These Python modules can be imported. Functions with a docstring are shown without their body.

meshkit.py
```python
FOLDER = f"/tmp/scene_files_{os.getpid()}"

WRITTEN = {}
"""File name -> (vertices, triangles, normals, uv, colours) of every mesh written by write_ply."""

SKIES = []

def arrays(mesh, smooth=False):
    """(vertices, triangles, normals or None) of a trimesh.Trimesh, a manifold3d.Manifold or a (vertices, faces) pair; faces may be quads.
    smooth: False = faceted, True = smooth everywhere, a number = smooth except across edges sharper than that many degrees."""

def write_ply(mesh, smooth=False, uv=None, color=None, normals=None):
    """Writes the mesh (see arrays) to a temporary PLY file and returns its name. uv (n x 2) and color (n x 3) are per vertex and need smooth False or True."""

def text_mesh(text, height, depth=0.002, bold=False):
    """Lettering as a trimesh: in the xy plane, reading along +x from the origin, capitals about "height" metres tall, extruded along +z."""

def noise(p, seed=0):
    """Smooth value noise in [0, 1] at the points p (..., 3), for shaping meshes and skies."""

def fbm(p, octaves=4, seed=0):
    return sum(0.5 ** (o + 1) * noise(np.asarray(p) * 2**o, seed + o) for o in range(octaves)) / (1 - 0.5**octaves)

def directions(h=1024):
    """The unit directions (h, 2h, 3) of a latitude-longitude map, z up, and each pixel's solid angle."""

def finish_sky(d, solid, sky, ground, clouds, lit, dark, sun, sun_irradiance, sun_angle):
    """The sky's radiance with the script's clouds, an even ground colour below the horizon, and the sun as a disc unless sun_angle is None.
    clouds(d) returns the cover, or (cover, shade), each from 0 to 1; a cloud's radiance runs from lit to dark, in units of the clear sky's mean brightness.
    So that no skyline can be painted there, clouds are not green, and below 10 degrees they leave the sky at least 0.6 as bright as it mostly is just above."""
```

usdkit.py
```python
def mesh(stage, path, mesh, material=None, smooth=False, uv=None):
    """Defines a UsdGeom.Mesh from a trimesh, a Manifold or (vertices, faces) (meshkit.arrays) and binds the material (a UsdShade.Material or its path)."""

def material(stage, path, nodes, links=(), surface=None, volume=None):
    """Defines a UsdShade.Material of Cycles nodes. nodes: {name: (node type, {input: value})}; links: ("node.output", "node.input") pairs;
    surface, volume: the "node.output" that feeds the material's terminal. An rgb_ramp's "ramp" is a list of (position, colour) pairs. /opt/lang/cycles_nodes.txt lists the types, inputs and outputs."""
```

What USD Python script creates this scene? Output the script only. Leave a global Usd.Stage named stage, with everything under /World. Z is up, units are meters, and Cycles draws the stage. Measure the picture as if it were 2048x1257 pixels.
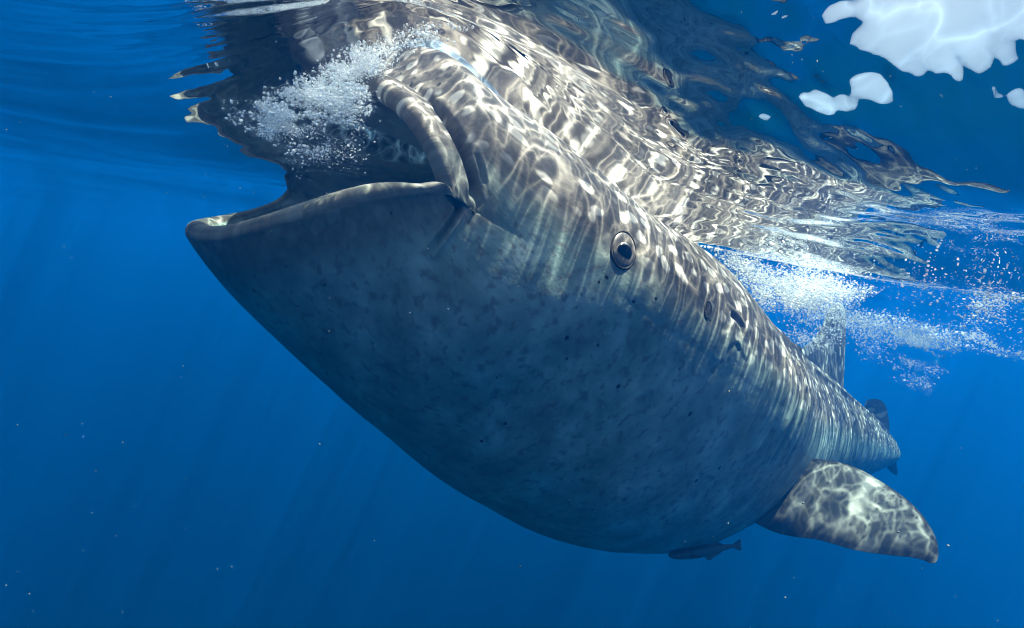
import math, random
import numpy as np, trimesh, usdkit, meshkit
from pxr import Usd, UsdGeom, UsdLux, UsdShade, Gf, Sdf, Vt
from scipy.interpolate import PchipInterpolator as PCH
from scipy.spatial import cKDTree

random.seed(7); rng = np.random.default_rng(7)
stage = Usd.Stage.CreateInMemory()
UsdGeom.SetStageUpAxis(stage, 'Z'); UsdGeom.SetStageMetersPerUnit(stage, 1.0)
UsdGeom.Xform.Define(stage, '/World'); UsdGeom.Scope.Define(stage, '/World/Looks')

def nrm(a):
    a = np.asarray(a, float)
    return a / (np.linalg.norm(a, axis=-1, keepdims=True) + 1e-12)

# ------------------------------------------------------------------ camera, sky, sun, exposure
FPX = 1220.0                       # focal length in pixels of a 2048 px wide picture
DEPTH = 0.40                       # the lens hangs this far below the mean water level
ZC = nrm([.133, .99, .064])        # world up seen from the camera (a slight roll)
YC = nrm(np.array([0, 0, -1.]) - np.array([0, 0, -1.]).dot(ZC) * ZC); XC = np.cross(YC, ZC)
C2W = np.array([XC, YC, ZC]); EYE = np.array([0, 0, -DEPTH])
def W(p): return np.asarray(p, float) @ C2W.T + EYE      # camera coordinates to world
def WD(d): return np.asarray(d, float) @ C2W.T
camera = UsdGeom.Camera.Define(stage, '/World/camera')
m4 = np.eye(4); m4[:3, :3] = C2W.T; m4[3, :3] = EYE
camera.AddTransformOp().Set(Gf.Matrix4d(m4.tolist()))
camera.CreateHorizontalApertureAttr(36.0); camera.CreateFocalLengthAttr(36.0 * FPX / 2048)
camera.CreateClippingRangeAttr(Gf.Vec2f(.02, 2000)); camera.CreateExposureAttr(1.3)

SUN = WD(nrm([.43, .90, .03])); SUN = nrm(SUN)
elev, rot = math.asin(SUN[2]), math.atan2(SUN[0], SUN[1])

def mat(name, nodes, links=(), surface=None, volume=None):
    return usdkit.material(stage, '/World/Looks/' + name, nodes, links, surface, volume)

sky = UsdLux.DomeLight.Define(stage, '/World/sky')
sky.GetPrim().SetCustomDataByKey('kind', 'structure'); sky.GetPrim().SetCustomDataByKey('label', 'bright daylight sky seen through the water surface'); sky.GetPrim().SetCustomDataByKey('category', 'sky')
UsdShade.MaterialBindingAPI.Apply(sky.GetPrim()).Bind(mat('sky_light', {
    's': ('sky_texture', {'sky_type': 'single_scattering', 'sun_disc': False, 'sun_elevation': elev, 'sun_rotation': rot}),
    'tc': ('texture_coordinate', {}), 'n': ('noise_texture', {'scale': 2.2, 'detail': 5, 'roughness': .55}),
    'r': ('map_range', {'range_type': 'smoothstep', 'from_min': .25, 'from_max': .6, 'to_min': .35, 'to_max': .95, 'clamp': True}),
    'mx': ('mix_color', {'b': (7.5, 7.7, 8.1), 'use_clamp': False}), 'b': ('background_shader', {'strength': .055})},
    [('tc.generated', 'n.vector'), ('n.fac', 'r.value'), ('r.result', 'mx.fac'), ('s.color', 'mx.a'), ('mx.result', 'b.color')], surface='b.background'))
sun = UsdLux.DistantLight.Define(stage, '/World/sun')
sun.CreateNormalizeAttr(True); sun.CreateIntensityAttr(1.25); sun.CreateAngleAttr(.5); sun.CreateColorAttr(Gf.Vec3f(1, .85, .705))
_x = nrm(np.cross([0, 0, 1], SUN)); m4 = np.eye(4); m4[:3, :3] = np.array([_x, np.cross(SUN, _x), SUN])
sun.AddTransformOp().Set(Gf.Matrix4d(m4.tolist()))

# ------------------------------------------------------------------ helpers
used = {}
def numbered(parent, name):
    k = used.get((parent, name), 0); used[parent, name] = k + 1
    return f'{parent}/{name}' + (f'_{k:03d}' if k else '')
def tag(p, label=None, cat=None, group=None, kind=None):
    for k, v in (('label', label), ('category', cat), ('group', group), ('kind', kind)):
        if v: p.SetCustomDataByKey(k, v)
    return p
def obj(name, mesh, material, parent=None, smooth=True):
    path = numbered(str(parent.GetPath()) if parent else '/World', name)
    return usdkit.mesh(stage, path, mesh, material, smooth=smooth).GetPrim()
def thing(name, label, cat, group=None, kind=None, loc=(0, 0, 0)):
    x = UsdGeom.Xform.Define(stage, numbered('/World', name)); x.AddTranslateOp().Set(Gf.Vec3d(*map(float, loc)))
    return tag(x.GetPrim(), label, cat, group, kind)
def primvar(prim, name, values):
    a = np.asarray(values, np.float32); pv = UsdGeom.PrimvarsAPI(UsdGeom.Mesh(prim))
    if a.ndim == 2: pv.CreatePrimvar(name, Sdf.ValueTypeNames.Color3fArray, 'vertex').Set(Vt.Vec3fArray.FromNumpy(a))
    else: pv.CreatePrimvar(name, Sdf.ValueTypeNames.FloatArray, 'vertex').Set(Vt.FloatArray.FromNumpy(a))
def sst(a, b, x):
    t = np.clip((x - a) / (b - a), 0, 1); return t * t * (3 - 2 * t)
def quads(nv, nt):
    a = np.arange(nv - 1)[:, None] * nt + np.arange(nt); b = np.arange(nv - 1)[:, None] * nt + (np.arange(nt) + 1) % nt
    return np.stack([a, b, b + nt, a + nt], -1).reshape(-1, 4)
def px(x, y, d):                    # a point in camera coordinates at depth d along a line of sight
    return np.array([(x - 1024) / FPX * d, (628.5 - y) / FPX * d, -d])
def on_plane(x, y, p0, n):
    r = np.array([(x - 1024) / FPX, (628.5 - y) / FPX, -1.]); return r * (np.dot(p0, n) / np.dot(r, n))

# ------------------------------------------------------------------ sea surface and the water below it
def ripples(x, y):
    p = np.stack([x, y, 0 * x], -1)
    q = p + .25 * (meshkit.noise(p * 1.3, 3)[..., None] - .5)
    c, s = .86, .5                                                   # the wavelets run lengthwise along the shark
    q = np.stack([q[..., 0] * c + q[..., 1] * s, -q[..., 0] * s + q[..., 1] * c, 0 * x], -1)
    h = .09 * (meshkit.noise(p * [.55, .8, 1], 11) - .5)
    L = sst(-8, -25, np.degrees(np.arctan2(x, y)))
    h += (1 - .65 * L) * .040 * (meshkit.noise(q * [1.1, 2.2, 1], 12) - .5)
    h += (1 - .55 * L) * .013 * (meshkit.noise(q * [2.6, 6.0, 1], 13) - .5)
    near = 1 / (1 + (np.hypot(x, y) / 6) ** 2)
    h += near * .0068 * (meshkit.noise(q * [6, 15, 1], 14) - .5)
    h += near * .0036 * (meshkit.noise(q * [13, 33, 1], 15) - .5)
    return h
def swell(x, y):
    # a wave crest passes over the lens, its back slopes down to the trough behind; the snout pushes a hump of water up in front of it
    r, az = np.hypot(x, y), np.degrees(np.arctan2(x, y))
    left = sst(-9, -42, az) * sst(-170, -120, az)
    z = -.10 - .05 * left + .25 * (1 - sst(.30, 1.75, r)) * ((.70 + .80 * sst(8, 42, az)) * (1 - left))
    z = z + .44 * np.exp(-((x + .36) / .50) ** 2 - ((y - 1.92) / np.where(y < 1.92, .66, .42)) ** 2)
    z = z + .125 * (1 - sst(.55, 1.38, r)) * sst(18, 34, az)
    qa = np.stack([x * .86 + y * .5, -x * .5 + y * .86, 0 * x], -1)
    z = z + (.016 * (meshkit.noise(qa * [7, 15, 1], 41) - .5) + .0085 * (meshkit.noise(qa * [14, 36, 1], 42) - .5) + .003 * (meshkit.noise(qa * [30, 80, 1], 43) - .5)) * sst(1.5, 1.1, r) * sst(.4, .7, r) * sst(10, 20, az) * sst(80, 60, az)
    z = z + .016 * (meshkit.fbm(np.stack([x * 26, y * 26, 0 * x], -1), 3, 21) - .5) * np.exp(-((x + .62) / .30) ** 2 - ((y - 1.78) / .22) ** 2)
    z = z - .13 * np.exp(-((x - 1.9) / .9) ** 2 - ((y - 2.6) / .5) ** 2)
    st = sst(11, 15, az) * sst(30, 26, az)                                # a short steep wavelet
    q = (r - (1.28 - .012 * (az - 20))) / .045
    z = z - .0095 * st * np.tanh(q) * np.exp(-(q / 5) ** 2)
    return z
def sea_height(x, y):
    return ripples(x, y) + swell(x, y)
def make_sea():
    a0, a1 = math.radians(90 - 62), math.radians(90 + 62)
    ang = np.concatenate([np.linspace(a0, a1, 720, endpoint=False), np.linspace(a1, a0 + 2 * np.pi, 120, endpoint=False)])
    r = np.concatenate([[.0], .12 * 1.0155 ** np.arange(470)]); r = r[r < 90]
    x, y = r[:, None] * np.cos(ang), r[:, None] * np.sin(ang)
    P = np.stack([x, y, sea_height(x, y)], -1)
    return P.reshape(-1, 3), quads(len(r), len(ang))[:, ::-1]
# seen from below: clear inside the window towards the sky, a mirror beyond the critical angle; the ripples focus the sunlight they let through
surface_water = mat('surface_water', {
    'g': ('geometry', {}),
    'w': ('noise_texture', {'scale': 4, 'detail': 3, 'roughness': .6}), 'wv': ('vector_math', {'math_type': 'multiply_add', 'vector2': (.16, .16, 0)}),
    'st': ('mapping', {'scale': (1, .8, 0), 'rotation': (0, 0, .5)}),
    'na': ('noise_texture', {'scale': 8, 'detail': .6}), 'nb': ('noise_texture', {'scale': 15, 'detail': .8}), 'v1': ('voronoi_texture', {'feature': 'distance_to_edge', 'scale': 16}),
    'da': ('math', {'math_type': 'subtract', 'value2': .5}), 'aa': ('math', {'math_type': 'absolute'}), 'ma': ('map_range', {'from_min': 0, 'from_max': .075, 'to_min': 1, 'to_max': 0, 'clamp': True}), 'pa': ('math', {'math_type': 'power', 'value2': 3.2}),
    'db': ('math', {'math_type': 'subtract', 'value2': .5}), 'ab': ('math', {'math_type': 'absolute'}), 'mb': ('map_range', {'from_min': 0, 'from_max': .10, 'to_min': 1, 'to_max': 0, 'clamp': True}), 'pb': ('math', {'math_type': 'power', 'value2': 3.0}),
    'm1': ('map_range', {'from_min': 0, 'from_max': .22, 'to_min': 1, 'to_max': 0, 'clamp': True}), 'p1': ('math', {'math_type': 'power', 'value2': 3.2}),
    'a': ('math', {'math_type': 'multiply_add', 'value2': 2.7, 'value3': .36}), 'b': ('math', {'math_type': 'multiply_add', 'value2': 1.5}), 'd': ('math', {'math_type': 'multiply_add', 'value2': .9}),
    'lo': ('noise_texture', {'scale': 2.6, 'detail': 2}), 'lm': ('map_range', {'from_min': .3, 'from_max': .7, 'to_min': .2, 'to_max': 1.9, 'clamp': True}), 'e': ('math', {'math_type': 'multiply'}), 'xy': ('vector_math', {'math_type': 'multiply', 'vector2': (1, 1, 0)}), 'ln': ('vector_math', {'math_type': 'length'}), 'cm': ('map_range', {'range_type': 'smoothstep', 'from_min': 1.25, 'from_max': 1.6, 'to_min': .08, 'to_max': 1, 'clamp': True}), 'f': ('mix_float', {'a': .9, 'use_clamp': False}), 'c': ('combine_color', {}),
    't': ('transparent_bsdf', {}), 'gl': ('glossy_bsdf', {'color': (1, 1, 1), 'roughness': 0.0}), 'fr': ('fresnel', {'IOR': 1.333}), 'mx': ('mix_closure', {})},
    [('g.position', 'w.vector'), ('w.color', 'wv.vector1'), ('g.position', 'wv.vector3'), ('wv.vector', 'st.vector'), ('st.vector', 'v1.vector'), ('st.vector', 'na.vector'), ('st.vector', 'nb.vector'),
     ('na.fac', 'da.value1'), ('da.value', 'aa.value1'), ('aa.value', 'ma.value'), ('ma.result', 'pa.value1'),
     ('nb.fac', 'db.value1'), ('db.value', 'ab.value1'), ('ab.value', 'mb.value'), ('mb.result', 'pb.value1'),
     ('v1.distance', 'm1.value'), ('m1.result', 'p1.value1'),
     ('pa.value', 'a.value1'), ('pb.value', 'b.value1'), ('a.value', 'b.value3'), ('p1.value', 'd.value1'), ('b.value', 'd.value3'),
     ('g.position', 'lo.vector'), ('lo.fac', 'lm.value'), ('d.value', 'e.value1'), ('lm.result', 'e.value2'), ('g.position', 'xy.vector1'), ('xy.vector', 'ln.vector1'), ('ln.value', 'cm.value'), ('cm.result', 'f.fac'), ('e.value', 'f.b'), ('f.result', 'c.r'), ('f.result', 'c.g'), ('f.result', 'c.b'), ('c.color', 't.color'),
     ('fr.fac', 'mx.fac'), ('t.BSDF', 'mx.closure1'), ('gl.BSDF', 'mx.closure2')], surface='mx.closure')
tag(obj('sea_surface', make_sea(), surface_water), 'rippled sea surface seen from below, mirroring the shark', 'water', kind='structure')

HAZE = True
if HAZE:
    box = trimesh.creation.box([170, 170, 46]); box.apply_translation([0, 0, -23 + 1.0])
    ss, sa, dens = np.array([.0001, .0145, .064]), np.array([.138, .055, .012]), .22
    cc = ss / dens; qq = 1 - sa / (dens * (1 - cc))
    tag(obj('haze', box, mat('clear_sea', {'v': ('principled_volume', {'color': tuple(cc), 'density': dens, 'anisotropy': .45, 'absorption_color': tuple(np.maximum(qq, 0) ** 2)})}, volume='v.volume'), smooth=False),
        'clear blue sea water filling the whole view', 'sea water', kind='stuff')

# ------------------------------------------------------------------ whale shark: a lofted body about a bent spine, in camera coordinates, then taken to the world
NCOR, WM = np.array([-.143, .299, -1.6]), .60           # near corner of the mouth, half its width
F0 = nrm([-.65, .42, .63]); L0 = np.array([.7, -.22, .68]); L0 = nrm(L0 - F0 * (L0 @ F0)); U0 = np.cross(F0, L0)
C0 = NCOR - WM * L0; TAIL = nrm([.69, -.222, -.69]); SMAX = 7.05
_s = np.linspace(-1, SMAX, 861)
_k = sst(.9, 3.2, _s)[:, None]; _d = nrm(-F0 * (1 - _k) + TAIL * _k)
_p = np.cumsum(np.vstack([np.zeros(3), (_d[1:] + _d[:-1]) / 2 * (_s[1] - _s[0])]), 0); _p += C0 - _p[np.argmin(abs(_s))]
_r = sst(.5, 4, _s)[:, None]; _u = U0 * (1 - _r) + nrm(ZC - .25 * L0) * _r; _u = nrm(_u - _d * (_u * _d).sum(1, keepdims=True)); _l = nrm(np.cross(_u, -_d))
if (_l[120] @ L0) < 0: _l = -_l
def frame(s):
    f = lambda A: np.stack([np.interp(s, _s, A[:, k]) for k in range(3)], -1)
    return f(_p), f(_l), f(_u), -f(_d)                   # centre, left, up, forward
#     behind the mouth corner, half width, height above and below the spine, lift, roundness above and below
SECT = np.array([
 [.00, .62, .46, .50, .00, 2.6, 2.1], [.30, .66, .48, .65, .02, 2.6, 2.2], [.60, .70, .485, .75, .04, 2.6, 2.2], [1.0, .74, .535, .84, .04, 2.4, 2.2],
 [1.5, .78, .61, .88, .02, 2.2, 2.1], [2.2, .725, .60, .83, .00, 2.0, 2.0], [2.8, .58, .58, .68, .00, 2.0, 2.0], [4.0, .42, .52, .48, .00, 2.0, 2.0],
 [5.0, .34, .40, .36, .00, 2.0, 2.0], [6.0, .23, .25, .22, .00, 2.0, 2.0], [6.7, .13, .14, .12, .00, 2.0, 2.0], [7.05, .04, .06, .06, .00, 2.0, 2.0]])
TAB = [PCH(SECT[:, 0], SECT[:, k]) for k in range(1, 7)]
def section(s, th):
    s = np.asarray(s, float); w, t, b, u0, nt, nb = [f(s) for f in TAB]
    c, sn = np.cos(th), np.sin(th); n = np.where(sn >= 0, nt, nb)
    R = (abs(c) ** n + abs(sn) ** n) ** (-1 / n)
    a = np.arctan2(sn, abs(c)); lo = .42 * sst(.75, .25, s); keel = 1 - .10 * sst(.20 - lo, -.62 - lo, a) * sst(.0, .3, s) * sst(3., 2.2, s)      # the head is broadest along a blunt edge at eye level
    return w * c * R * keel, np.where(sn >= 0, t, b * 1.02) * sn * R + u0
def put(s, l, u, f=0.):
    p, L, U, Fd = frame(s)
    return p + L * np.asarray(l)[..., None] + U * np.asarray(u)[..., None] + Fd * np.asarray(f)[..., None]
def lip(th):
    c, sn = np.cos(th), np.sin(th); up = sn >= 0
    l = WM * np.sign(c) * abs(c) ** .85
    f = np.where(up, .28 * abs(sn) ** .9, .36 * abs(sn))
    u = np.where(up, .27 * abs(sn) ** .8, -.385 * abs(sn) ** np.where(c > 0, 1.7, np.maximum(.55, 1.7 + 4 * c)) + .022 * np.exp(-((abs(sn) - .10) / .07) ** 2) * (c > 0))
    return l, u, f
def body_grid(NT=600, NB=330, NF=90, NR=18, NI=46):
    th = (np.linspace(0, 2 * np.pi, NT, endpoint=False))
    SB = .30; rings, S, T = [], [], []
    for s in SMAX - (SMAX - SB) * np.linspace(0, 1, NB) ** .8:
        l, u = section(s, th); rings.append(put(np.full(NT, s), l, u)); S.append(np.full(NT, s)); T.append(-1)
    l, u = section(SB, th); B = put(np.full(NT, SB), l, u); l2, u2 = section(SB + .02, th); TB = (B - put(np.full(NT, SB + .02), l2, u2)) / .02
    ll, ul, fl = lip(th); Lp = put(np.zeros(NT), ll, ul, fl)
    cen = put(np.zeros(NT), ll * .6, np.full(NT, -.08), fl * .4)
    sn, lat = np.sin(th)[:, None], np.cos(th)[:, None]
    n = nrm(F0 * (.5 + .5 * abs(sn)) + U0 * np.where(sn < 0, .75 * abs(sn), -.3 * abs(sn)) + L0 * lat * .25)
    e = nrm(cen - Lp); e = nrm(e - n * (e * n).sum(1, keepdims=True)); dist = np.linalg.norm(Lp - B, axis=1)[:, None]
    ups = np.maximum(sn, 0)
    for t in np.linspace(0, 1, NF + 1)[1:]:
        h00 = 2 * t ** 3 - 3 * t * t + 1; h10 = t ** 3 - 2 * t * t + t; h01 = -2 * t ** 3 + 3 * t * t; h11 = t ** 3 - t * t
        P = h00 * B + h10 * TB * dist * (1 + 1.3 * ups ** .7) + h01 * Lp + h11 * n * dist * (.8 + .5 * ups)
        P = P + (U0 * .085 + F0 * .05) * ups ** .5 * math.exp(-((t - .55) / .24) ** 2) * sst(0, .1, t) * sst(1, .8, t)
        rings.append(P); S.append(SB * (1 - t) - t * fl); T.append(t)
    r = .024 + .010 * abs(sn)
    for ph in np.linspace(0, np.pi, NR + 1)[1:]:
        rings.append(Lp + r * (e * (1 - np.cos(ph)) + n * np.sin(ph))); S.append(-fl - .05); T.append(1 + ph / np.pi * .1)
    E0 = rings[-1]
    for t in np.linspace(0, 1, NI + 1)[1:]:
        s = 1.3 * t; l, u = section(np.full(NT, s), th); k = .82 - .12 * t
        w = sst(0, .45, t); P = (E0 - n * .8 * t * dist * 1.5) * (1 - w) + put(np.full(NT, s), l * k, u * k * .9) * w
        if t > .85: P = P * (1 - (t - .85) / .15) + P.mean(0) * ((t - .85) / .15)
        rings.append(P); S.append(np.full(NT, s)); T.append(2 + t)
    return np.array(rings), np.array(S), np.array(T), th
def grid_normals(R):
    du = np.roll(R, -1, 1) - np.roll(R, 1, 1); dv = np.gradient(R, axis=0)
    return nrm(np.cross(du, dv))
R, S, T, TH = body_grid()
TH2 = np.broadcast_to(TH, S.shape); SN = np.sin(TH2); CO = np.cos(TH2); TT = np.broadcast_to(T[:, None], S.shape)
NRM = grid_normals(R)
# relief: the fold round the upper lip, folds behind the corner of the mouth, gill slits, ridges along the back, creases
angc = np.where(TH2 > np.pi, TH2 - 2 * np.pi, TH2)                      # -pi .. pi, 0 at the near side
side = np.minimum(abs(angc), np.pi - abs(angc))                          # 0 at either flank, pi/2 on the midlines
upper = (angc > 0)
dl = np.linalg.norm(R - R[np.argmax(T >= 1)][None], axis=-1)              # distance to the lip line
outer = TT <= 1
disp = np.zeros_like(S)
foldw = upper * sst(.0, .12, side) * sst(1.5, .95, side)
disp += outer * foldw * (.004 * np.exp(-((dl - .03) / .025) ** 2) - (.012 + .034 * sst(.85, .35, side)) * np.exp(-((dl - .072) / .012) ** 2))
P0 = np.stack([1024 + FPX * R[..., 0] / -R[..., 2], 628.5 - FPX * R[..., 1] / -R[..., 2]], -1)
near_ok = outer * (abs(angc) < 1.5) * (S < 1.9)
def crease(line, depth, width):      # a fold of skin along a line on the near cheek, and the same on the far one
    pts = []
    for x, y in line:
        d = np.where(near_ok > 0, ((P0 - [x, y]) ** 2).sum(-1), 1e9); pts.append(R[np.unravel_index(np.argmin(d), d.shape)])
    pts = np.array(pts); q = np.concatenate([pts[:-1] + (pts[1:] - pts[:-1]) * t for t in np.linspace(0, 1, 24)])
    d = cKDTree(q).query(R.reshape(-1, 3))[0].reshape(S.shape); e = np.minimum(np.linalg.norm(R - pts[0], axis=-1), np.linalg.norm(R - pts[-1], axis=-1))
    g = near_ok * (-depth * np.exp(-(d / width) ** 2) + .45 * depth * np.exp(-((d - 2.2 * width) / width) ** 2)) * sst(0, .04, e)
    return g + g[:, (len(TH) // 2 - np.arange(len(TH))) % len(TH)]
disp += crease([(905, 390), (915, 420), (900, 450), (880, 475), (862, 500)], .016, .007)
disp += crease([(1436, 705), (1446, 660), (1466, 628), (1484, 652), (1492, 700)], .013, .010) + crease([(1452, 735), (1460, 700), (1472, 690), (1480, 712)], .009, .008)
disp += crease([(925, 290), (940, 330), (946, 365), (938, 405)], .012, .006) + crease([(948, 300), (962, 340), (966, 372)], .008, .006) + crease([(960, 400), (940, 440), (925, 470)], .007, .007)
for k in range(5):                                                       # five gill slits
    s0 = 1.62 + .19 * k
    a = np.where(abs(angc) < np.pi / 2, angc, np.sign(angc) * np.pi - angc)
    g = np.exp(-((S - s0 - .10 * (a - .2) ** 2) / .016) ** 2) - .55 * np.exp(-((S - s0 + .05) / .035) ** 2)
    disp -= outer * .020 * g * sst(-.40 + .03 * k, -.25, a) * sst(.62 - .05 * k, .45, a)
for a0, amp in ((.62, .020), (1.05, .016)):                               # lengthwise ridges on the trunk
    a = np.where(abs(angc) < np.pi / 2, angc, np.sign(angc) * np.pi - angc)
    disp += outer * amp * np.exp(-((a - a0) / .05) ** 2) * sst(1.6, 2.4, S) * sst(7.2, 5.5, S)
disp += outer * (.010 * (meshkit.fbm(R * 3.0, 3, 5) - .5) + .003 * (meshkit.fbm(R * 14, 3, 6) - .5))
ins = TT > 1.1
disp += ins * .02 * np.sin(TH2 * 26 + 3 * S) * sst(2.0, 2.15, TT)
R = R + NRM * disp[..., None]
NRM = grid_normals(R)
PROJ = np.stack([1024 + FPX * R[..., 0] / -R[..., 2], 628.5 - FPX * R[..., 1] / -R[..., 2]], -1)
def find(x, y, limit=None):        # grid index of the near visible skin behind a picture point
    ok = ((NRM * -R).sum(-1) > 0) & (TT <= 1) & (-R[..., 2] < 6)
    d = np.where(ok, ((PROJ - [x, y]) ** 2).sum(-1) + 20 * -R[..., 2], 1e9)
    return np.unravel_index(np.argmin(d), d.shape)
bodyV, bodyF = R.reshape(-1, 3), quads(*S.shape)
# skin coordinates: along, around, how dorsal; inside of the mouth
dors = sst(-.18, .55, np.where(S > 0, SN, SN * .8 + .02) + .22 * sst(1.2, 3, S))
dors = np.maximum(dors, .60 * sst(.24, .06, dl + .10 * (meshkit.fbm(R * 6, 3, 9) - .5)) * (TT <= 2.02))
around = angc * .72
skin_uvw = np.stack([S, around, dors], -1).reshape(-1, 3)
inside = sst(2.02, 2.22, TT).reshape(-1)

# fins: plates with an aerofoil thickness, their outline and plane placed on the body
from shapely.geometry import Polygon, Point
from shapely import contains_xy, distance, points as shp_points
def smooth_outline(pts, n=140):
    pts = np.asarray(pts, float)
    for _ in range(3):
        nx = np.roll(pts, -1, 0); pts = np.stack([pts * .75 + nx * .25, pts * .25 + nx * .75], 1).reshape(-1, 2)
    return pts
def fin_plate(outline3, p0, n, thick, camber=0., cell=.018, soft=.10, bend=None):
    n = nrm(n); outline3 = np.asarray(outline3); a = nrm(outline3[len(outline3) // 2] - outline3[0]); a = nrm(a - n * (a @ n)); b = np.cross(n, a)
    uv = np.stack([(outline3 - p0) @ a, (outline3 - p0) @ b], -1); uv = smooth_outline(uv); poly = Polygon(uv).buffer(0)
    ring = np.array(poly.exterior.segmentize(cell).coords)[:-1]
    x0, y0, x1, y1 = poly.bounds; gx, gy = np.meshgrid(np.arange(x0, x1, cell), np.arange(y0, y1, cell)); g = np.stack([gx.ravel(), gy.ravel()], -1)
    inn = poly.buffer(-cell * .6); g = g[contains_xy(inn, g[:, 0], g[:, 1])]
    V2 = np.vstack([ring, g])
    from scipy.spatial import Delaunay
    tri = Delaunay(V2).simplices; c = V2[tri].mean(1); tri = tri[contains_xy(poly, c[:, 0], c[:, 1])]
    ar = np.cross(V2[tri[:, 1]] - V2[tri[:, 0]], V2[tri[:, 2]] - V2[tri[:, 0]]); tri[ar < 0] = tri[ar < 0][:, ::-1]
    dd = distance(shp_points(V2), poly.exterior); dd[:len(ring)] = 0
    h = thick * np.sqrt(np.clip(dd / soft, 0, 1) * (2 - np.clip(dd / soft, 0, 1))) + .0015
    z = camber * (1 - ((V2 - V2.mean(0)) ** 2).sum(1) / ((V2 - V2.mean(0)) ** 2).sum(1).max()) if bend is None else bend(V2)
    base = p0 + V2[:, :1] * a + V2[:, 1:] * b + z[:, None] * n
    V = np.vstack([base + h[:, None] * n, base - h[:, None] * n]); k = len(V2)
    nr = len(ring); i = np.arange(nr); j = (i + 1) % nr
    Fc = np.vstack([tri, tri[:, ::-1] + k, np.stack([i, i + k, j], 1), np.stack([j, i + k, j + k], 1)])
    return V, Fc, V2, dd
parts = [(bodyV, np.vstack([bodyF[:, [0, 1, 2]], bodyF[:, [0, 2, 3]]]))]; uvws = [skin_uvw]; ins_all = [inside]; tones = [np.ones(len(bodyV))]
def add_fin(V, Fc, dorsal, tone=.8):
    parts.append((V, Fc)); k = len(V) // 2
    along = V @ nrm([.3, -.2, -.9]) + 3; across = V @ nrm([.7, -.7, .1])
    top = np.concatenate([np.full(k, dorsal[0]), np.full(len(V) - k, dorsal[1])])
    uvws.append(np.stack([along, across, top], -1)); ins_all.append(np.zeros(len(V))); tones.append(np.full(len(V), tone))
# near pectoral fin
pl, pt, tip = px(1548, 1045, 3.28), px(1628, 925, 3.5), px(1868, 1128, 2.95)
pn = nrm(np.cross(tip - pl, pt - pl)); pn = pn if pn @ np.array([0, 1, .3]) > 0 else -pn
pect_px = [(1490, 940), (1560, 905), (1630, 918), (1700, 928), (1762, 962), (1832, 1012), (1872, 1070), (1879, 1112), (1869, 1131), (1838, 1116), (1780, 1111), (1705, 1101), (1640, 1079), (1575, 1073), (1535, 1060), (1500, 1040), (1470, 1000)]
pect3 = np.array([on_plane(x, y, pl, pn) for x, y in pect_px])
pv, pf, pv2, pd = fin_plate(pect3, pl, pn, .030, soft=.16)
_ax = nrm(pt - pl); _o = nrm(tip - pl - _ax * ((tip - pl) @ _ax)); _k = len(pv) // 2; _e = .028 * np.exp(-(((pv - pl) @ _o - .04) / .07) ** 2) * np.minimum(np.r_[pd, pd] / .05, 1)
pv = pv + pn * np.where(np.arange(len(pv)) < _k, _e, -_e)[:, None]
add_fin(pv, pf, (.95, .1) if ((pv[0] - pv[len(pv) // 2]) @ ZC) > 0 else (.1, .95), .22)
# far pectoral fin: the same fin on the other side of the body
q0, ql, qu, qf = [x[0] for x in frame(np.array([2.3]))]
loc = np.stack([(pv - q0) @ ql, (pv - q0) @ qu, (pv - q0) @ qf], -1) * [-1, 1, 1]
add_fin(q0 + loc[:, :1] * ql + loc[:, 1:2] * qu + loc[:, 2:] * qf, pf[:, ::-1], (.85, .1))
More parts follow.
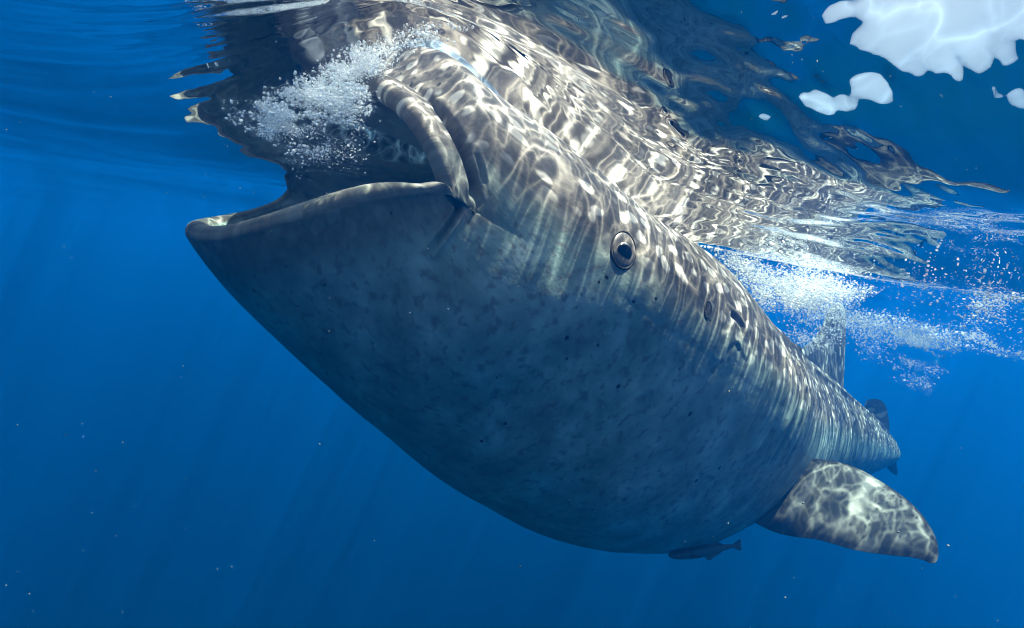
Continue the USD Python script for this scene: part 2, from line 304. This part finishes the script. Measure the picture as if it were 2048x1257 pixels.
# first dorsal fin, a second low one, the tail fin
_, dL, dU, dF = [x[0] for x in frame(np.array([4.8]))]
d0 = put(np.array([4.8]), np.array([0.]), np.array([.3]))[0]
dors_px = [(1560, 770), (1578, 730), (1600, 699), (1624, 684), (1643, 658), (1652, 632), (1660, 612), (1676, 606), (1691, 613), (1690, 660), (1687, 720), (1684, 786), (1694, 830), (1650, 830)]
v_, f_, _, _ = fin_plate(np.array([on_plane(x, y, d0, dL) for x, y in dors_px]), d0, dL, .035, soft=.2, cell=.03); add_fin(v_, f_, (.9, .9))
d1 = put(np.array([6.15]), np.array([0.]), np.array([.2]))[0]
v_, f_, _, _ = fin_plate(np.array([d1 + dF * a + dU * b for a, b in [(.35, -.12), (.1, 0), (-.05, .16), (-.16, .2), (-.14, .05), (-.2, -.12)]]), d1, dL, .014, soft=.05, cell=.02); add_fin(v_, f_, (.9, .9))
c0 = put(np.array([6.75]), np.array([0.]), np.array([0.]))[0]; cn = nrm([-.6, -.3, .75])
tail_px = [(1728, 812), (1733, 800), (1750, 797), (1769, 804), (1777, 830), (1779, 865), (1786, 900), (1799, 956), (1780, 944), (1762, 920), (1748, 890), (1733, 862)]
v_, f_, _, _ = fin_plate(np.array([on_plane(x, y, c0, cn) for x, y in tail_px]), c0, cn, .022, soft=.12, cell=.025); add_fin(v_, f_, (.8, .8))

# markings and grain of the skin
V_, F_, n_ = [], [], 0
for v, f in parts: V_.append(v); F_.append(f + n_); n_ += len(v)
allV, allF = W(np.vstack(V_)), np.vstack(F_)
skin = mat('shark_skin', {
    'at': ('attribute', {'attribute': 'skin'}), 'ai': ('attribute', {'attribute': 'mouth'}), 'sx': ('separate_xyz', {}), 'g': ('geometry', {}),
    'cx': ('combine_xyz', {}),
    # pale spots on the dark back
    'wn': ('noise_texture', {'scale': 11, 'detail': 2}), 'wv': ('vector_math', {'math_type': 'multiply_add', 'vector2': (.075, .075, .05)}),
    'vs': ('voronoi_texture', {'scale': 12.5, 'randomness': .92}), 'ms': ('map_range', {'range_type': 'smoothstep', 'from_min': .26, 'from_max': .42, 'to_min': 1, 'to_max': 0, 'clamp': True}),
    'n1': ('noise_texture', {'scale': 6, 'detail': 5, 'roughness': .62}), 'n2': ('noise_texture', {'scale': 40, 'detail': 4, 'roughness': .65}), 'n3': ('noise_texture', {'scale': 26, 'detail': 4, 'roughness': .6}),
    'dk': ('rgb_ramp', {'ramp': [(.2, (.050, .043, .038)), (.5, (.105, .091, .080)), (.8, (.18, .157, .138))]}),
    'sp': ('mix_color', {'b': (.46, .42, .37)}), 'sm': ('math', {'math_type': 'multiply'}), 'hz': ('map_range', {'range_type': 'smoothstep', 'from_min': .62, 'from_max': .9, 'to_min': 0, 'to_max': .95, 'clamp': True}), 'hm': ('math', {'math_type': 'maximum'}), 'hs': ('map_range', {'range_type': 'smoothstep', 'from_min': .4, 'from_max': 2.2, 'to_min': .18, 'to_max': .85, 'clamp': True}),
    # pale throat with darker blotches
    'bl': ('map_range', {'range_type': 'smoothstep', 'from_min': .50, 'from_max': .66, 'to_min': 0, 'to_max': .72, 'clamp': True}),
    'b3': ('rgb_ramp', {'ramp': [(.25, (.075, .12, .112)), (.5, (.17, .245, .228)), (.75, (.32, .41, .38))]}), 'bb': ('mix_color', {'b': (.10, .105, .11)}),
    # small black pores
    'vp': ('voronoi_texture', {'scale': 13, 'randomness': 1}), 'vr': ('separate_color', {}), 'pt': ('math', {'math_type': 'multiply', 'value2': .115}), 'pl': ('math', {'math_type': 'less_than'}),
    'ps': ('mix_color', {'b': (.012, .012, .014)}),
    # how dorsal, ragged edge
    'dn': ('math', {'math_type': 'multiply_add', 'value2': .55}), 'dd': ('math', {'math_type': 'subtract', 'value2': .275}), 'dc': ('map_range', {'range_type': 'smoothstep', 'from_min': .12, 'from_max': .8, 'to_min': 0, 'to_max': 1, 'clamp': True}),
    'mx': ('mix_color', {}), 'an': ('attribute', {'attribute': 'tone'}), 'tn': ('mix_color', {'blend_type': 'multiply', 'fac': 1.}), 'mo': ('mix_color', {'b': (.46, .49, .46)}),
    'bu': ('bump', {'strength': .35, 'distance': .004}), 'p': ('principled_bsdf', {'roughness': .55, 'specular_ior_level': .25})},
    [('at.vector', 'sx.vector'), ('sx.x', 'cx.x'), ('sx.y', 'cx.y'), ('cx.vector', 'wn.vector'), ('wn.color', 'wv.vector1'), ('cx.vector', 'wv.vector3'),
     ('wv.vector', 'vs.vector'), ('vs.distance', 'ms.value'), ('cx.vector', 'n1.vector'), ('cx.vector', 'n2.vector'), ('cx.vector', 'n3.vector'),
     ('n2.fac', 'dk.fac'), ('dk.color', 'sp.a'), ('ms.result', 'sm.value1'), ('sx.x', 'hs.value'), ('sx.z', 'hz.value'), ('hs.result', 'hm.value1'), ('hz.result', 'hm.value2'), ('hm.value', 'sm.value2'), ('sm.value', 'sp.fac'),
     ('n1.fac', 'b3.fac'), ('n3.fac', 'bl.value'), ('b3.color', 'bb.a'), ('bl.result', 'bb.fac'),
     ('cx.vector', 'vp.vector'), ('vp.color', 'vr.color'), ('vr.r', 'pt.value1'), ('vp.distance', 'pl.value1'), ('pt.value', 'pl.value2'),
     ('n1.fac', 'dn.value1'), ('sx.z', 'dn.value3'), ('dn.value', 'dd.value1'), ('dd.value', 'dc.value'),
     ('bb.result', 'mx.a'), ('sp.result', 'mx.b'), ('dc.result', 'mx.fac'), ('mx.result', 'ps.a'), ('pl.value', 'ps.fac'), ('ps.result', 'mo.a'), ('ai.fac', 'mo.fac'),
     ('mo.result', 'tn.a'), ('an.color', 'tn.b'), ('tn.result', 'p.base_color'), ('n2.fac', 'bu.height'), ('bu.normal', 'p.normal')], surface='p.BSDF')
shark = thing('whale_shark', 'huge spotted whale shark feeding with its wide mouth open at the surface', 'whale shark')
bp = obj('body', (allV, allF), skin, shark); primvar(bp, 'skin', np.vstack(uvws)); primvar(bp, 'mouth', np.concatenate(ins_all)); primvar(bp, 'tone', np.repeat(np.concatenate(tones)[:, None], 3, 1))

# eyes and spiracles, on both sides of the head
def spot(i, j):
    p, n = R[i, j], NRM[i, j]; fw = nrm(R[min(i + 3, len(R) - 1), j] - R[i - 3, j]); fw = nrm(fw - n * (fw @ n)); up = np.cross(n, fw)
    if up @ U0 < 0: up = -up
    return p, n, fw, up
def dome(rx, ry, h, rings=16, seg=48, r0=0., shift=(0, 0)):
    rr = np.linspace(r0, 1, rings); a = np.linspace(0, 2 * np.pi, seg, endpoint=False)
    x, y = rx * rr[:, None] * np.cos(a) + shift[0], ry * rr[:, None] * np.sin(a) + shift[1]
    return x, y, h * np.sqrt(np.clip(1 - rr[:, None] ** 2, 0, 1)) + 0 * x
def surf_patch(x, y, z, fr):
    p, n, fw, up = fr; P = p + x[..., None] * fw + y[..., None] * up + z[..., None] * n
    f = quads(*x.shape); v = W(P.reshape(-1, 3)); t = trimesh.Trimesh(v, np.vstack([f[:, [0, 1, 2]], f[:, [0, 2, 3]]]), process=False)
    if (t.face_normals * WD(n)).sum(1).mean() < 0: t.invert()
    return t
def torus(rx, ry, r, seg=64, sec=14, squash=1.):
    a, b = np.meshgrid(np.linspace(0, 2 * np.pi, seg, endpoint=False), np.linspace(0, 2 * np.pi, sec, endpoint=False), indexing='ij')
    return np.array([(rx + r * np.cos(b)) * np.cos(a), (ry + r * np.cos(b)) * np.sin(a), r * squash * np.sin(b)])
def torus_mesh(rx, ry, r, fr, lift, squash=1., seg=64, sec=14):
    x, y, z = torus(rx, ry, r, seg, sec, squash); p, n, fw, up = fr
    P = p + x[..., None] * fw + y[..., None] * up + (z + lift)[..., None] * n
    i, j = np.meshgrid(np.arange(seg), np.arange(sec), indexing='ij'); q = np.stack([i * sec + j, (i + 1) % seg * sec + j, (i + 1) % seg * sec + (j + 1) % sec, i * sec + (j + 1) % sec], -1).reshape(-1, 4)
    t = trimesh.Trimesh(W(P.reshape(-1, 3)), np.vstack([q[:, [0, 1, 2]], q[:, [0, 2, 3]]]), process=False)
    if t.volume < 0: t.invert()
    return t
def plain(name, ramp, rough, spec=.5, scale=60., coat=0.):
    return mat(name, {'g': ('geometry', {}), 'n': ('noise_texture', {'scale': scale, 'detail': 4}), 'r': ('rgb_ramp', {'ramp': ramp}), 'p': ('principled_bsdf', {'roughness': rough, 'specular_ior_level': spec, 'coat_weight': coat})},
               [('g.position', 'n.vector'), ('n.fac', 'r.fac'), ('r.color', 'p.base_color')], surface='p.BSDF')
eye_white = plain('eye_ball', [(.3, (.05, .043, .038)), (.7, (.13, .112, .10))], .42, .4, 70)
eye_ring = plain('eye_rim', [(.3, (.014, .012, .011)), (.7, (.04, .034, .03))], .7, .2, 90)
eye_iris = plain('eye_iris', [(.3, (.06, .065, .07)), (.7, (.20, .21, .21))], .38, .4, 120)
eye_black = plain('eye_pupil', [(.3, (.004, .004, .005)), (.7, (.007, .007, .008))], .22, .5)
dark_hole = plain('dark_opening', [(.3, (.012, .012, .013)), (.7, (.03, .03, .032))], .6, .2)
def far_index(i, j): return i, (len(TH) // 2 - j) % len(TH)
ei, ej = find(1247, 500); si, sj = find(1417, 620)
for far in (0, 1):
    fr = spot(*(far_index(ei, ej) if far else (ei, ej)))
    fr = (fr[0] - fr[1] * .004, *fr[1:])
    e = obj('eye', surf_patch(*dome(.055, .058, .013), fr), eye_white, shark)
    p, n, fw, up = fr; low = (p + n * .0065, nrm(n - .28 * up), fw, nrm(up + .28 * n))
    obj('iris', surf_patch(*dome(.038, .034, .0075, shift=(.002, -.013)), low), eye_iris, e)
    obj('pupil', surf_patch(*dome(.033, .0235, .0064, shift=(.002, -.008)), (low[0] + low[1] * .0072, *low[1:])), eye_black, e)
    obj('eyelid', torus_mesh(.0565, .0595, .0045, fr, .001, .9), eye_ring, e)
    fr = spot(*(far_index(si, sj) if far else (si, sj)))
    sp = obj('spiracle', surf_patch(*dome(.021, .031, .0035), fr), dark_hole, shark)
    obj('rim', torus_mesh(.021, .031, .004, fr, .0, .8, 40, 10), eye_ring, sp)

# a remora under the belly: head to the left, its sucker against the skin
def make_remora(p0, fwd, up, ln):
    fwd = nrm(fwd); up = nrm(up - fwd * (up @ fwd)); sd = np.cross(fwd, up)
    t = np.linspace(0, 1, 40); a = np.linspace(0, 2 * np.pi, 28, endpoint=False)
    hw = ln * np.interp(t, [0, .03, .12, .3, .55, .8, .95, 1], [.012, .055, .085, .09, .07, .035, .018, .012]); hh = ln * np.interp(t, [0, .03, .12, .3, .55, .8, .95, 1], [.012, .035, .055, .075, .07, .04, .022, .016])
    P = p0 - fwd * (t * ln)[:, None, None] + sd * (hw[:, None] * np.cos(a))[..., None] + up * (hh[:, None] * np.sin(a))[..., None]
    P = np.concatenate([P[:1].mean(1, keepdims=True) + 0 * P[:1], P, P[-1:].mean(1, keepdims=True) + 0 * P[-1:]]); f = quads(*P.shape[:2])
    tb = trimesh.Trimesh(W(P.reshape(-1, 3)), np.vstack([f[:, [0, 1, 2]], f[:, [0, 2, 3]]]), process=False)
    if tb.volume < 0: tb.invert()
    def fin(pts, n, th): 
        v, ff, _, _ = fin_plate(np.array([p0 - fwd * (x * ln) + (up if n is sd else sd) * (y * ln) + up * (z * ln) for x, y, z in pts]), p0 - fwd * (pts[0][0] * ln) + (up if n is sd else sd) * (pts[0][1] * ln) + up * (pts[0][2] * ln), n, th, soft=.02, cell=.012)
        return trimesh.Trimesh(W(v), ff, process=False)
    fins = [fin([(.95, .015, 0), (1.0, .04, 0), (1.10, .08, 0), (1.09, 0, 0), (1.10, -.08, 0), (1.0, -.04, 0), (.95, -.015, 0)], sd, .002),
            fin([(.5, .05, 0), (.58, .13, 0), (.66, .10, 0), (.86, .03, 0)], sd, .002), fin([(.5, -.05, 0), (.58, -.14, 0), (.66, -.10, 0), (.86, -.03, 0)], sd, .002),
            fin([(.2, .06, -.01), (.30, .19, -.03), (.36, .17, -.03), (.32, .06, -.01)], up, .002), fin([(.2, -.06, -.01), (.32, -.06, -.01), (.36, -.17, -.03), (.30, -.19, -.03)], up, .002)]
    disc = [trimesh.creation.cylinder(radius=1, height=1, sections=24)]
    d = disc[0]; d.apply_scale([ln * .10, ln * .062, ln * .02]); m = np.eye(4); m[:3, :3] = np.stack([WD(fwd), WD(sd), WD(up)], 1); m[:3, 3] = W(p0 - fwd * ln * .14 + up * ln * .058); d.apply_transform(m)
    return tb, fins, d
rem_skin = mat('remora_skin', {'g': ('geometry', {}), 'sz': ('separate_xyz', {}), 'n': ('noise_texture', {'scale': 25, 'detail': 3}), 'r': ('rgb_ramp', {'ramp': [(.3, (.035, .037, .04)), (.7, (.09, .095, .10))]}), 'p': ('principled_bsdf', {'roughness': .4})},
               [('g.position', 'n.vector'), ('n.fac', 'r.fac'), ('r.color', 'p.base_color')], surface='p.BSDF')
remora = thing('remora', 'small dark remora clinging under the pale belly of the shark', 'remora')
head_at, tail_at = px(1338, 1112, 3.0), px(1470, 1092, 3.15)
tb, fins, disc = make_remora(head_at, head_at - tail_at, nrm([.05, 1, -.1]), float(np.linalg.norm(head_at - tail_at)))
obj('body', tb, rem_skin, remora); obj('sucker', disc, dark_hole, remora, False)
for nm, fm in zip(('tail_fin', 'dorsal_fin', 'anal_fin', 'pectoral_fin', 'pectoral_fin'), fins): obj(nm, fm, rem_skin, remora)

# ------------------------------------------------------------------ bubbles, foam and drifting specks: nobody could count them
from shapely.geometry import Polygon as Poly
bubble_mat = mat('bubble', {'fr': ('fresnel', {'IOR': .75}), 't': ('transparent_bsdf', {'color': (.97, .99, 1)}), 'gl': ('glossy_bsdf', {'color': (1, 1, 1), 'roughness': .02}), 'd': ('diffuse_bsdf', {'color': (.85, .87, .88)}),
    'mx': ('mix_closure', {}), 'm2': ('mix_closure', {'fac': .32})},
    [('fr.fac', 'mx.fac'), ('t.BSDF', 'mx.closure1'), ('gl.BSDF', 'mx.closure2'), ('mx.closure', 'm2.closure1'), ('d.BSDF', 'm2.closure2')], surface='m2.closure')
foam_mat = mat('foam', {'p': ('principled_bsdf', {'base_color': (.82, .84, .85), 'roughness': .35, 'specular_ior_level': .6})}, surface='p.BSDF')
speck_mat = mat('plankton', {'o': ('object_info', {}), 'r': ('rgb_ramp', {'ramp': [(0, (.12, .15, .16)), (.8, (.34, .36, .35)), (1, (.55, .42, .18))]}), 'p': ('principled_bsdf', {'roughness': .5})}, [('o.random', 'r.fac'), ('r.color', 'p.base_color')], surface='p.BSDF')
def scatter(name, pts, sizes, material, label, cat, flat=1.0):
    sizes = np.asarray(sizes, float)
    pi = UsdGeom.PointInstancer.Define(stage, numbered('/World', name)); ball = trimesh.creation.icosphere(2, 1.0)
    protos = []
    for k, sc in enumerate([(1, 1, 1), (1.25, .95, .8), (.85, 1.3, 1.0)]):
        b = ball.copy(); b.apply_scale([sc[0], sc[1], sc[2] * flat]); b.vertices *= (1 + .12 * (meshkit.noise(b.vertices * 1.7, k + 3)[:, None] - .5))
        usdkit.mesh(stage, f'{pi.GetPath()}/grain_{k + 1:03d}', b, material, smooth=True); protos.append(Sdf.Path(f'{pi.GetPath()}/grain_{k + 1:03d}'))
    pi.CreatePrototypesRel().SetTargets(protos)
    pi.CreateProtoIndicesAttr(Vt.IntArray.FromNumpy((np.arange(len(pts)) % 3).astype(np.int32)))
    pi.CreatePositionsAttr(Vt.Vec3fArray.FromNumpy(np.asarray(pts, np.float32))); pi.CreateScalesAttr(Vt.Vec3fArray.FromNumpy(np.repeat(sizes[:, None], 3, 1).astype(np.float32)))
    tag(pi.GetPrim(), label, cat, kind='stuff'); return pi
def in_poly(poly, n, clump=0., seed=0):
    g = np.random.default_rng(seed); P = Poly(poly); x0, y0, x1, y1 = P.bounds; out = []
    while len(out) < n:
        c = np.stack([g.uniform(x0, x1, 4000), g.uniform(y0, y1, 4000)], -1); c = c[contains_xy(P, c[:, 0], c[:, 1])]
        e = distance(shp_points(c), P.exterior); c = c[g.uniform(0, 1, len(c)) < np.clip(e / (.36 * math.sqrt(P.area)) + .01, 0, 1) ** 1.7]
        if clump: c = c[g.uniform(0, 1, len(c)) < np.clip((meshkit.fbm(np.stack([(c[:, 0] + .45 * c[:, 1]) / clump * .55, (c[:, 1] - .3 * c[:, 0]) / clump * 1.4, 0 * c[:, 0] + seed], -1), 4, seed) - .30) * 2.6, 0, 1) ** 1.5]
        out.extend(c.tolist())
    return np.array(out[:n])
def cloud(poly, n, d0, d1, clump, seed, rmin, rmax, ceiling=True):
    g = np.random.default_rng(seed + 50); p = in_poly(poly, n, clump, seed); d = g.uniform(0, 1, n); d = d0 + (d1 - d0) * d
    w = W(np.stack([(p[:, 0] - 1024) / FPX * d, (628.5 - p[:, 1]) / FPX * d, -d], -1)); r = rmin * (rmax / rmin) ** (g.uniform(0, 1, n) ** 3.5)
    if ceiling: w[:, 2] = np.minimum(w[:, 2], sea_height(w[:, 0], w[:, 1]) - r * 1.2 - .004)
    return w, r
# where the snout ploughs through the surface
w1, r1 = cloud([(430, 200), (540, 165), (640, 110), (740, 60), (860, 35), (960, 40), (930, 90), (800, 130), (770, 200), (730, 270), (640, 330), (540, 320), (450, 250)], 16000, 1.45, 1.75, 40, 1, .0006, .0050)
scatter('bubble_cloud', w1, r1, bubble_mat, 'dense silvery froth where the snout breaks the surface above the open mouth', 'bubbles')
w2, r2 = cloud([(540, 250), (700, 205), (790, 250), (760, 350), (640, 370), (560, 350)], 1000, 1.40, 1.70, 90, 2, .0007, .0026)
scatter('bubble_cloud', w2, r2, bubble_mat, 'loose fine bubbles drifting down into the open mouth', 'bubbles')
wa, ra = cloud([(455, 235), (520, 205), (600, 150), (700, 85), (800, 50), (900, 45), (830, 110), (750, 160), (690, 230), (600, 290), (530, 290)], 12000, 1.5, 1.72, 30, 11, .0005, .0022)
scatter('foam_patch', wa, ra, foam_mat, 'white foam along the upper lip where the snout breaks the surface', 'foam')
# white water along the back
w3, r3 = cloud([(1360, 410), (1450, 450), (1540, 520), (1640, 530), (1790, 575), (1700, 625), (1580, 655), (1500, 620), (1430, 530)], 26000, 2.8, 3.5, 80, 3, .0007, .0055)
scatter('foam_patch', w3, r3, foam_mat, 'white foam beside the shark behind its eye', 'foam')
w4, r4 = cloud([(1510, 580), (1680, 570), (1770, 640), (1660, 720), (1580, 720)], 3600, 3.3, 4.4, 70, 4, .0014, .006)
scatter('bubble_cloud', w4, r4, bubble_mat, 'bubbles in the wake just ahead of the dorsal fin', 'bubbles')
w5, r5 = cloud([(1660, 610), (1790, 620), (1945, 640), (1930, 720), (1860, 800), (1780, 770), (1710, 720)], 11000, 3.8, 5.2, 55, 5, .0008, .0065)
scatter('bubble_cloud', w5, r5, bubble_mat, 'curtain of bubbles sinking behind the dorsal fin', 'bubbles')
w6, r6 = cloud([(1600, 600), (1760, 612), (1900, 635), (2100, 680), (2100, 740), (1900, 700), (1760, 675), (1610, 660)], 3000, 3.6, 4.6, 40, 6, .0012, .007)
scatter('foam_patch', w6, r6, foam_mat, 'thin line of foam along the wave trough at the right', 'foam')
w7, r7 = cloud([(1460, 400), (1700, 410), (1900, 450), (2100, 470), (2100, 720), (1900, 670), (1700, 620), (1500, 550)], 1500, 2.2, 3.6, 60, 7, .0012, .0055)
scatter('bubble_cloud', w7, r7, bubble_mat, 'scattered sparkling bubbles close under the surface at the right', 'bubbles')
w8, r8 = cloud([(1840, 560), (2100, 520), (2100, 680), (1900, 670)], 1100, 2.4, 3.4, 40, 8, .0014, .006)
scatter('foam_patch', w8, r8, foam_mat, 'sparse white foam flecks at the right edge', 'foam')
# specks drifting in the open water
g9 = np.random.default_rng(99); n9 = 1500
d9 = .55 * (7 / .55) ** g9.uniform(0, 1, n9) ** .8; x9, y9 = g9.uniform(-60, 2110, n9), g9.uniform(-40, 1300, n9)
w9 = W(np.stack([(x9 - 1024) / FPX * d9, (628.5 - y9) / FPX * d9, -d9], -1)); keep = w9[:, 2] < sea_height(w9[:, 0], w9[:, 1]) - .02
tree9 = cKDTree(allV[::7]); keep &= tree9.query(w9)[0] > .07
scatter('drifting_specks', w9[keep], 0.00025 + .0008 * g9.uniform(0, 1, keep.sum()) ** 3 * np.sqrt(d9[keep] + .5), speck_mat, 'fine pale specks of plankton drifting in the open water', 'plankton')
